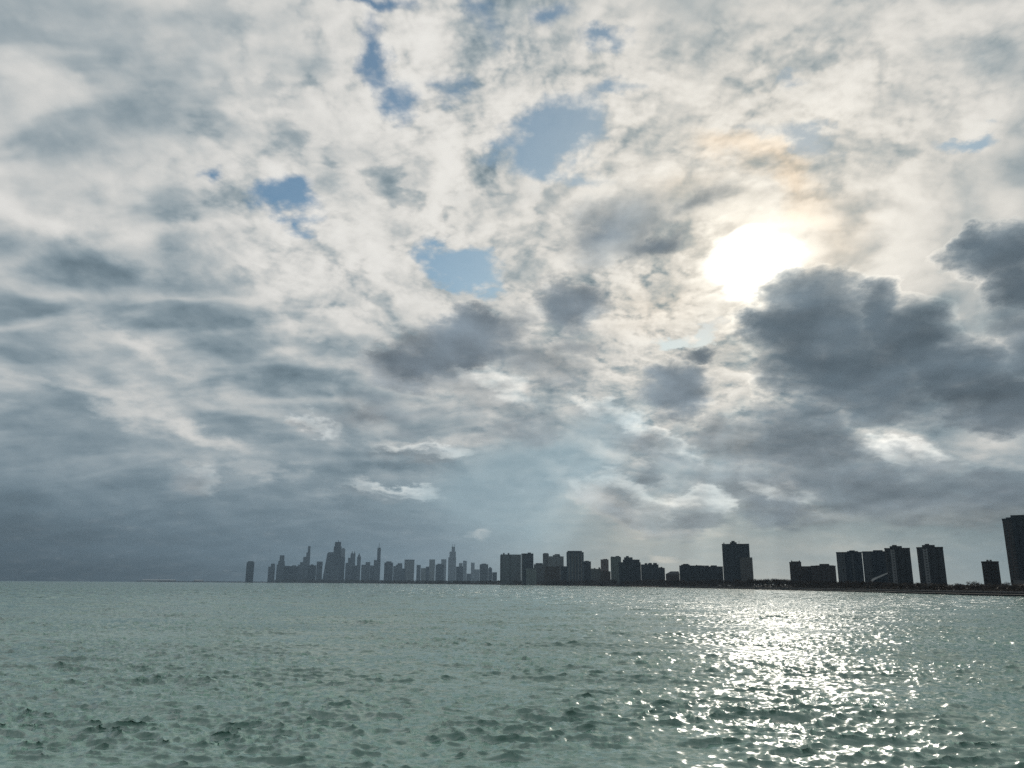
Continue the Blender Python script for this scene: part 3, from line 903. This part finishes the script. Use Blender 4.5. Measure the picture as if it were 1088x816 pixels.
# --- middle shore
GM = 'apartment buildings along the middle shore'
KM = dict(group=GM, win=(5.0, 3.4), mort=1.0)
T('apartment_slab', 'pale grey double slab with two roof vents, left end of the middle shore', 'apartment block', 3500,
  ('body', 531.8, 553.6, 589.4), (0.20, 0.23, 0.25), [('on', 'roof_vent', 534.2, 536, 587.4, {'inset': .4}), ('on', 'roof_vent', 539.2, 541.2, 587.4, {'inset': .4}),
  ('face', 'joint_strip', 541.6, 542.4, 589.8, {'plain': ('dark_band', (0.05, 0.055, 0.06))}), ('by', 'dark_wing', 531.4, 532.2, 590, {'plain': ('dark_band', (0.05, 0.055, 0.06))})], **KM)
T('apartment_tower', 'dark tower joined to the right side of the pale double slab', 'apartment block', 3300,
  ('body', 553.9, 566.8, 588.4), DK, [('on', 'stair_tower', 560.6, 564.2, 587), ('face', 'corner_strip', 554.2, 555.2, 588.8, {'plain': ('pale_strip', (0.2, 0.2, 0.2))})], **KM)
T('apartment_block', 'low pale mid-rise before the foot of the dark joined tower', 'apartment block', 3000,
  ('body', 559, 570, 604.4), LT, [('on', 'plant_room', 563, 566, 603.6)], **KM)
T('apartment_block', 'stepped mid-rise between the dark joined tower and the twin-topped block', 'apartment block', 3400,
  ('body', 567.2, 577, 600), GR, [('on', 'upper_block', 569, 576.6, 598.2)], **KM)
T('apartment_tower', 'slim chimney-like tower on the left of the gable-roofed pale block', 'apartment block', 3400,
  ('body', 576.8, 583.2, 588.6), GR, [('on', 'penthouse', 577.4, 582.4, 587.6)], **KM)
T('apartment_tower', 'pale broad block with a stepped gable roof in the middle shore', 'apartment block', 3400,
  ('body', 583.2, 599, 591.4), LT, [('on', 'stepped_gable', 587.4, 595.4, 589.6), ('on', 'gable_top', 589.4, 594.8, 588.6, {'from': 589.6})], **KM)
T('apartment_block', 'brown brick mid-rise in front of the gable-roofed pale block', 'apartment block', 2900,
  ('body', 578.6, 595.6, 602.2), BR, [('face', 'end_strip', 594.4, 595.4, 603, {'plain': ('pale_strip', (0.2, 0.2, 0.2))})], **KM)
T('apartment_block', 'dark low block squeezed left of the tall bluish striped tower', 'apartment block', 2900, ('body', 596, 602.4, 602), DK, **KM)
T('apartment_tower', 'tall bluish vertically striped tower with a narrower flat cap', 'apartment block', 2700,
  ('body', 602, 620.4, 587), (0.10, 0.13, 0.16), [('on', 'roof_cap', 603, 618.6, 585.2, {'inset': .1})] +
  [('face', 'balcony_stack', 604 + 3.3 * i, 605.2 + 3.3 * i, 587.8, {'plain': ('pale_strip', (0.2, 0.2, 0.2))}) for i in range(5)], **KM)
T('apartment_tower', 'dark shorter tower abutting the right of the striped tower', 'apartment block', 2800,
  ('body', 620, 628, 596.8), DK, [('on', 'penthouse', 621.2, 625.8, 595.8)], **KM)
T('apartment_block', 'low wide block with a corner turret left of the pinkish tower', 'apartment block', 2500,
  ('body', 628, 638.6, 604.8), GR, [('on', 'turret', 636, 638, 602.8)], **KM)
T('apartment_tower', 'pinkish tan tower with a small rooftop box', 'apartment block', 2700,
  ('body', 638.4, 646.8, 594.8), PK, [('on', 'rooftop_box', 641, 645.4, 593.8)], **KM)
T('apartment_block', 'dark brown low block before the pinkish tan tower', 'apartment block', 2300, ('body', 638, 648.8, 607.4), BR, **KM)
T('apartment_tower', 'pale greenish tower with clipped corner beside the dark stepped block', 'apartment block', 2400,
  ('body', 649, 660.2, 592.4), GN, [('on', 'penthouse', 650.4, 659.4, 591.4), ('on', 'rooftop_box', 654.5, 658.5, 590.6, {'from': 591.4})], **KM)
T('apartment_block', 'big dark block with a two-step roof right of the pale greenish tower', 'apartment block', 2100,
  ('body', 657.6, 681, 597.8), DK, [('on', 'upper_block', 662, 680, 594.4), ('on', 'roof_block', 663.4, 672.6, 592, {'from': 594.4}), ('on', 'rooftop_box', 665.5, 668.5, 590.6, {'from': 592})], **KM)
T('apartment_block', 'dark block with a castle-like toothed roofline', 'apartment block', 2100,
  ('body', 681.2, 700, 600.2), DK, [('on', 'roof_tooth', 685.2, 688, 598.2), ('on', 'roof_tooth', 689.4, 693, 598), ('on', 'roof_tooth', 694.4, 698.4, 598)], **KM)
T('apartment_block', 'lower dark step right of the toothed-roof block', 'apartment block', 2000,
  ('body', 699.8, 706.6, 603.8), DK, [('on', 'upper_block', 700.2, 704.6, 602.8)], **KM)
T('house_row', 'low dark house with a long pitched roof in the gap of the skyline', 'house', 1950,
  ('body', 707.5, 722, 610.6), BR, [('roof', 'pitched_roof', 707.2, 722.2, 607, {'r0': 713, 'r1': 721.4, 'plain': ('roof_slate', (0.05, 0.05, 0.055))})], **KM)
T('apartment_block', 'long dark mid-rise with a raised left end', 'apartment block', 1800,
  ('body', 722, 749, 601.4), DK, [('on', 'raised_end', 724, 733.4, 599.8), ('on', 'rooftop_box', 726, 732, 599, {'from': 599.8}), ('on', 'rooftop_box', 741, 746, 600.6)], **KM)
T('apartment_block', 'dark mid-rise joined to the left foot of the tall solitary tower', 'apartment block', 1750,
  ('body', 748.6, 768.4, 602.4), DK, [('on', 'roof_block', 749.2, 753.6, 600.8), ('on', 'roof_block', 756, 762, 600.6)], **KM)
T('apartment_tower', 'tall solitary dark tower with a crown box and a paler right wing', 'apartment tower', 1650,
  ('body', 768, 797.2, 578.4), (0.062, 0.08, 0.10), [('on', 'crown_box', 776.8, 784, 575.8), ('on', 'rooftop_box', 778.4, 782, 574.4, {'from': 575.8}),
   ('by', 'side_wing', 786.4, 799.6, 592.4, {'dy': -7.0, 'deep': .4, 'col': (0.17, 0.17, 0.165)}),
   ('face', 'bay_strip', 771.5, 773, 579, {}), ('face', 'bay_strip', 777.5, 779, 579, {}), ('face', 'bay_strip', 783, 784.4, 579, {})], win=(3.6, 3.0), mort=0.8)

# --- right shore
GR_ = 'apartment towers of the right-hand shore'
KR = dict(group=GR_, win=(3.4, 2.9), mort=0.8)
T('apartment_block', 'dark block with a horned parapet and sloping right shoulder', 'apartment block', 1260,
  ('body', 839.4, 852, 598), (0.08, 0.07, 0.07), [('on', 'parapet_block', 841.2, 851.4, 596.4, {'inset': .08}), ('on', 'corner_horn', 841.4, 842.6, 595.4, {'from': 596.4}), ('on', 'corner_horn', 849.8, 851, 595.4, {'from': 596.4}),
   ('by', 'lower_wing', 851.6, 862.4, 601.6, {'dy': 1.0})], **KR)
T('apartment_block', 'wide dark block with a flat roof box between the horned block and the twin towers', 'apartment block', 1240,
  ('body', 862, 888.4, 601.8), (0.08, 0.07, 0.07), [('on', 'roof_block', 867, 886.6, 600.6), ('on', 'rooftop_box', 871.4, 882, 599, {'from': 600.6})], **KR)
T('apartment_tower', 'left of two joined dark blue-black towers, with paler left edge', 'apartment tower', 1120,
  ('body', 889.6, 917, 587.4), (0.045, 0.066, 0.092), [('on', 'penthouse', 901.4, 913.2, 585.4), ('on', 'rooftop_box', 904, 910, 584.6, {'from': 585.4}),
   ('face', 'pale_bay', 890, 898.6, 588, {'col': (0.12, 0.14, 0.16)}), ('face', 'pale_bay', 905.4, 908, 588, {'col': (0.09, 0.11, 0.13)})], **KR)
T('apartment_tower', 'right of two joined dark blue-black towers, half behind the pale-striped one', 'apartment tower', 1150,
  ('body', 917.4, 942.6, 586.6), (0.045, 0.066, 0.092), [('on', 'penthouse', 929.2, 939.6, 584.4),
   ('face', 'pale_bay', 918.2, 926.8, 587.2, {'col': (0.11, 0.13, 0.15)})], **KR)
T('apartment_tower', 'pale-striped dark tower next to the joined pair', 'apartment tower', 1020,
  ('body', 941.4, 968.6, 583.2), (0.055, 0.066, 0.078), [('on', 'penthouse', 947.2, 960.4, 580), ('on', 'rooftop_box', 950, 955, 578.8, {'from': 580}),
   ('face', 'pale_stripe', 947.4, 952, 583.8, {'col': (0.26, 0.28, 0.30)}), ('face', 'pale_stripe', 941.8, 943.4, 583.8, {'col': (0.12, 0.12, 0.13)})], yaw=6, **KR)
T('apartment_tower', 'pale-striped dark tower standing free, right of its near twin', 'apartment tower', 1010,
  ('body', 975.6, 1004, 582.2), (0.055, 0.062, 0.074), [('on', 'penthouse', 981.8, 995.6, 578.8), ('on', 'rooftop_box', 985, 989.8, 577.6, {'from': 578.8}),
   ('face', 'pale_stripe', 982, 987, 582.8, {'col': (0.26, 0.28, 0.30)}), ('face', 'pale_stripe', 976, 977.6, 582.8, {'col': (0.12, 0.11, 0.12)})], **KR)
T('apartment_tower', 'short plain dark tower with pale roof tanks beside the domed bare tree', 'apartment tower', 900,
  ('body', 1044, 1062.4, 597.6), (0.05, 0.045, 0.045), [('on', 'roof_tank', 1049.6, 1052, 594.6, {'plain': ('pale_strip', (0.2, 0.2, 0.2))}), ('on', 'roof_tank', 1053, 1055.4, 594.6, {'plain': ('pale_strip', (0.2, 0.2, 0.2))}), ('on', 'tank_deck', 1049.2, 1055.8, 595.9, {'from': 596.7, 'inset': .35})], **KR)
T('apartment_tower', 'tallest nearest dark tower cut by the right edge of the view', 'apartment tower', 860,
  ('body', 1069, 1108, 551.6), (0.045, 0.06, 0.08), [('on', 'penthouse', 1073.4, 1100, 549, {'inset': .1}), ('on', 'rooftop_box', 1078.6, 1096, 546.6, {'from': 549}),
   ('face', 'dark_bay', 1069.4, 1079, 552.2, {'col': (0.085, 0.08, 0.085)}), ('by', 'entrance_podium', 1072, 1112, 616.6, {'dy': -9.0, 'deep': .3, 'plain': ('pale_podium', (0.16, 0.17, 0.18))})], **KR)

# low pale sheds on the far left spit
for (a, b_, y, lab) in ((151, 187, 616.2, 'long low pale shed on the far left spit of land'), (206, 216, 616.6, 'short low pale shed right of the long pale shed on the spit')):
    r_ = T('waterfront_shed', lab, 'shed', 10900 if a < 200 else 10100, ('body', a, b_, y), (0.50, 0.53, 0.56), win=(20, 9), mort=8.0,
           extras=[('roof', 'pitched_roof', a, b_, y - .55, {'r0': a + 1, 'r1': b_ - 1, 'plain': ('shed_roof', (0.5, 0.53, 0.56))})])

# pale slanted boom over a low building, between the joined towers and the striped one
root = bpy.data.objects.new('boathouse', None); COL.objects.link(root)
bp, rz = place(880, 933, 0); root.location = bp; root.rotation_euler = (0, 0, rz)
tag(root, 'low pale boathouse under a white slanted boom before the dark towers', 'boathouse')
upm = 880 / 850.0 / math.cos(R(20))
Hb = lambda y: height_at(933, y, 880) - bp.z
b = bmesh.new(); prism(b, -6 * upm, 9 * upm, 0, 12, 0, Hb(621.6)); obj('wall', b, facade((0.24, 0.25, 0.26), 4, 3, (0.03, 0.035, 0.04), 1.6), root)
b = bmesh.new(); prism(b, -6.4 * upm, 9.4 * upm, -.6, 12.6, Hb(621.6), Hb(620.8), -5.6 * upm, 8.6 * upm, 2, 10); obj('roof', b, plain('pale_roof', (0.34, 0.36, 0.38)), root)
b = bmesh.new()
vs = [Vector((-6 * upm, 4, Hb(617.2))), Vector((-4 * upm, 4, Hb(614.6))), Vector((8.4 * upm, 4, Hb(608.2))), Vector((8.6 * upm, 4, Hb(609.6))), Vector((-1.5 * upm, 4, Hb(615.4))), Vector((-5 * upm, 4, Hb(618.4)))]
lo = [b.verts.new(v) for v in vs]; hi = [b.verts.new(v + Vector((0, 2.4, 0))) for v in vs]
b.faces.new(lo); b.faces.new(hi[::-1])
for i in range(6): b.faces.new((lo[i], hi[i], hi[(i + 1) % 6], lo[(i + 1) % 6]))
bmesh.ops.recalc_face_normals(b, faces=b.faces)
obj('slanted_boom', b, plain('white_boom', (0.62, 0.64, 0.66)), root)
b = bmesh.new(); prism(b, -5.2 * upm, -4.4 * upm, 4.3, 5.6, 0, Hb(617.6)); obj('boom_post', b, plain('white_boom', (0.62, 0.64, 0.66)), root)

# concrete sea wall with a pale ledge
def ribbon(px0, px1, step, off0, off1, z0, z1):
    bb = bmesh.new(); prev = None
    px = px0
    while px <= px1:
        d = shore_dist(px)
        ps = [on_ground(px, d + off0, z0), on_ground(px, d + off0, z1), on_ground(px, d + off1, z1), on_ground(px, d + off1, z0)]
        cur = [bb.verts.new(p) for p in ps]
        if prev:
            for i in range(4): bb.faces.new((prev[i], cur[i], cur[(i + 1) % 4], prev[(i + 1) % 4]))
        prev = cur; px += step
    bmesh.ops.recalc_face_normals(bb, faces=bb.faces)
    return bb


sw = bpy.data.objects.new('seawall', None); COL.objects.link(sw); sw.location = (0, 0, 0)
tag(sw, 'stepped concrete sea wall with pale ledge along the right shore', 'sea wall')
obj('wall_face', ribbon(700, 1380, 8, -3.0, 8.0, -0.8, 1.2), plain('wet_concrete', (0.012, 0.013, 0.013)), sw)
obj('upper_step', ribbon(700, 1380, 8, 9.0, 12.0, 0.0, 2.3), plain('dark_concrete', (0.022, 0.022, 0.022)), sw)
obj('pale_ledge', ribbon(700, 1380, 8, 14.0, 17.0, 0.0, 2.9), plain('pale_concrete', (0.13, 0.135, 0.135)), sw)

# ----------------------------------------------------------------------------
# bare winter trees
# ----------------------------------------------------------------------------
def tree_geo(seed, h=14.0, spread=0.5, dome=False):
    """trunk and branches as quads, twigs as thin slivers. returns (trunk mesh, crown mesh) data"""
    rr = random.Random(seed)
    tv, tf, cv, cf = [], [], [], []
    def limb(V_, F_, a, b, ra, rb, n=5):
        ax = (b - a).normalized(); u = ax.orthogonal().normalized(); v = ax.cross(u)
        i0 = len(V_)
        for p, r_ in ((a, ra), (b, rb)):
            for k in range(n):
                t = 2 * math.pi * k / n
                V_.append(tuple(p + u * math.cos(t) * r_ + v * math.sin(t) * r_))
        for k in range(n):
            F_.append((i0 + k, i0 + (k + 1) % n, i0 + n + (k + 1) % n, i0 + n + k))
    def grow(p, d, ln, r_, lev):
        q = p + d * ln
        limb(cv, cf, p, q, r_, r_ * .6, 4 if lev < 2 else 3)
        if lev >= 3:
            for _ in range(6):
                e = (d + Vector((rr.gauss(0, .6), rr.gauss(0, .6), rr.gauss(.15, .5)))).normalized()
                s0 = p.lerp(q, rr.uniform(.2, 1)); e1 = s0 + e * rr.uniform(.5, 1.3) * h / 14
                w_ = e.orthogonal().normalized() * .035 * h / 14
                i = len(cv); cv.extend([tuple(s0 - w_), tuple(s0 + w_), tuple(e1)]); cf.append((i, i + 1, i + 2))
            return
        for _ in range(4 if lev < 2 else 3):
            e = (d * .9 + Vector((rr.gauss(0, spread), rr.gauss(0, spread), rr.gauss(.18, .25)))).normalized()
            grow(p.lerp(q, rr.uniform(.55, 1)), e, ln * rr.uniform(.55, .8), r_ * .6, lev + 1)
    th = h * (0.22 if dome else 0.28)
    top = Vector((rr.uniform(-.3, .3), rr.uniform(-.3, .3), th))
    limb(tv, tf, Vector((0, 0, -.6)), top, h * .030, h * .02, 7)
    for k in range(6):
        t = 2 * math.pi * k / 6 + rr.uniform(-.4, .4)
        out = 0.85 if dome else rr.uniform(.3, .7)
        d = Vector((math.cos(t) * out, math.sin(t) * out, 1)).normalized()
        grow(top - Vector((0, 0, rr.uniform(0, th * .3))), d, h * rr.uniform(.24, .30), h * .012, 0)
    return (tv, [], tf), (cv, [], cf)


bark = plain('bark', (0.045, 0.036, 0.03), 0.95, 0.3, 1.0)
twig = plain('twigs', (0.055, 0.042, 0.034), 0.95, 0.3, 1.0)
rt = random.Random(21)
for (px, dist, top, lab, dome) in (
        (1035.6, 800, 611.6, 'round domed bare tree standing above the treeline left of the short tower', True),
        (826, 1130, 610.8, 'broad bare tree swelling above the treeline left of the horned block', True),
        (815, 1150, 611.8, 'bare tree just left of the broad swelling tree', False),
        (803, 1160, 611.2, 'bare tree at the right foot of the tall solitary tower', False),
        (1068, 760, 613.2, 'bare tree between the short tower and the tower at the edge', True),
        (1017, 830, 616.6, 'small bare tree left of the round domed tree', False)):
    base, rz = place(dist, px)
    h_ = height_at(px, top, dist) - base.z - .6
    tr, cr_ = tree_geo(int(px), h_ * .93, .5, dome)
    root = bpy.data.objects.new('bare_tree', None); COL.objects.link(root)
    root.location = base + Vector((0, 0, .8)); tag(root, lab, 'tree', 'bare trees along the shore')
    obj('trunk', tr, bark, root); obj('crown', cr_, twig, root)

# the continuous belt of trees behind the shore reads as one dark mass
protos = []
for k in range(7):
    (v1, _, f1), (v2, _, f2) = tree_geo(100 + k, 14.0, .5, k % 3 == 0)
    v = np.array(v1 + v2, np.float32)
    off = len(v1)
    protos.append((v, [f for f in f1] + [tuple(i + off for i in f) for f in f2]))
VV, FL, FT = [], [], []
base_i = 0
px = 405.0
while px < 1290:
    d0 = shore_dist(px)
    for row in range(4):
        d = d0 + 45 + row * 34 + rt.uniform(-14, 14)
        p = on_ground(px + rt.uniform(-1, 1) * 3, d, LAND_Z - .2)
        topy = np.interp(px, [405, 520, 600, 700, 800, 840, 900, 960, 1010, 1060, 1100], [616.2, 615.4, 614.8, 613.8, 612.6, 613, 614.5, 616, 618.2, 618.6, 618])
        sc = (height_at(px, topy, d) - p.z) / 14.0 * rt.uniform(.66, 1.0)
        v, fs = protos[rt.randrange(7)]
        t = rt.uniform(0, 6.28); c_, s_ = math.cos(t), math.sin(t)
        wv = v.copy()
        sxy = sc * rt.uniform(.9, 1.3)
        wv[:, 0] = (v[:, 0] * c_ - v[:, 1] * s_) * sxy + p.x
        wv[:, 1] = (v[:, 0] * s_ + v[:, 1] * c_) * sxy + p.y
        wv[:, 2] = v[:, 2] * sc + p.z
        VV.append(wv)
        FL.extend(tuple(i + base_i for i in f) for f in fs)
        base_i += len(wv)
    px += 4.4 * rt.uniform(.7, 1.3)
co = np.concatenate(VV)
me = bpy.data.meshes.new('treeline'); me.from_pydata(co.tolist(), [], FL); me.materials.append(twig)
tl = bpy.data.objects.new('treeline', me); COL.objects.link(tl)
tag(tl, 'unbroken dark belt of bare trees between the water and the buildings', 'trees', kind='stuff')
# scrub and hedges under the belt
hv, hf = [], []
px = 146.0
while px < 1300:
    d = shore_dist(px) + 36 + rt.uniform(0, 70)
    s0 = d / 850 * 0.9 if px < 290 else (max(2.6, d / 850 * 2.4) if px < 820 else rt.uniform(3.0, 5.0))
    p = on_ground(px, d, LAND_Z - .2)
    for _ in range(60):
        q = p + Vector((rt.uniform(-1.6, 1.6) * s0, rt.gauss(0, s0 * .8), min(1.25, abs(rt.gauss(0, .75))) * s0))
        a = Vector((rt.gauss(0, 1), rt.gauss(0, 1), rt.gauss(0, 1))).normalized() * s0 * .30
        b_ = a.orthogonal().normalized() * s0 * .22
        i = len(hv); hv.extend([tuple(q - a), tuple(q + b_), tuple(q + a)]); hf.append((i, i + 1, i + 2))
    px += 2.2
me = bpy.data.meshes.new('scrub'); me.from_pydata(hv, [], hf); me.materials.append(plain('scrub', (0.05, 0.04, 0.03), 0.95, 0.3, .3))
sb = bpy.data.objects.new('shore_scrub', me); COL.objects.link(sb)
tag(sb, 'dark undergrowth filling the foot of the tree belt', 'undergrowth', kind='stuff')

# two small white vans parked at the water
for (px, lab) in ((764.5, 'tiny white van parked by the water below the solitary tower, left one'), (774.6, 'tiny white van parked by the water below the solitary tower, right one')):
    base, rz = place(shore_dist(px) + 32, px)
    root = bpy.data.objects.new('parked_van', None); COL.objects.link(root)
    root.location = Vector((base.x, base.y, LAND_Z + 1.8)); root.rotation_euler = (0, 0, rz); tag(root, lab, 'van', 'white vans by the water')
    b = bmesh.new(); prism(b, -2.7, 1.5, 0, 2.0, .45, 2.4, -2.6, 1.4, .08, 1.92); prism(b, 1.5, 2.7, 0.05, 1.95, .45, 1.35, 1.5, 2.6, .1, 1.9)
    obj('body', b, plain('white_paint', (0.75, 0.75, 0.74), .4, .05), root)
    b = bmesh.new(); prism(b, 0.5, 1.3, -.02, 2.02, 1.4, 2.05, .5, 1.2, .03, 1.97); obj('side_window', b, plain('dark_glass', (0.02, 0.02, 0.025), .2), root)
    for x in (-1.7, 1.7):
        for y in (.1, 1.9):
            b = bmesh.new(); bmesh.ops.create_cone(b, cap_ends=True, segments=14, radius1=.42, radius2=.42, depth=.26, matrix=Matrix.Translation((x, y, .42)) @ Matrix.Rotation(math.pi / 2, 4, 'X'))
            obj('wheel', b, plain('tyre', (0.02, 0.02, 0.02)), root)

# ----------------------------------------------------------------------------
# the air
# ----------------------------------------------------------------------------
hm = bpy.data.materials.new('haze'); hm.use_nodes = True
hm.node_tree.nodes.clear()
ho = hm.node_tree.nodes.new('ShaderNodeOutputMaterial')
hp = hm.node_tree.nodes.new('ShaderNodeVolumePrincipled')
hp.inputs['Color'].default_value = (0.31, 0.455, 0.61, 1)
hp.inputs['Density'].default_value = 3.5e-5
hp.inputs['Anisotropy'].default_value = 0.28
hm.node_tree.links.new(hp.outputs[0], ho.inputs['Volume'])
b = bmesh.new(); prism(b, -13800, 13800, -13800, 13800, -3.0, 560)
tag(obj('haze', b, hm), 'thin grey-blue lake haze over the water and city', 'haze', kind='stuff')
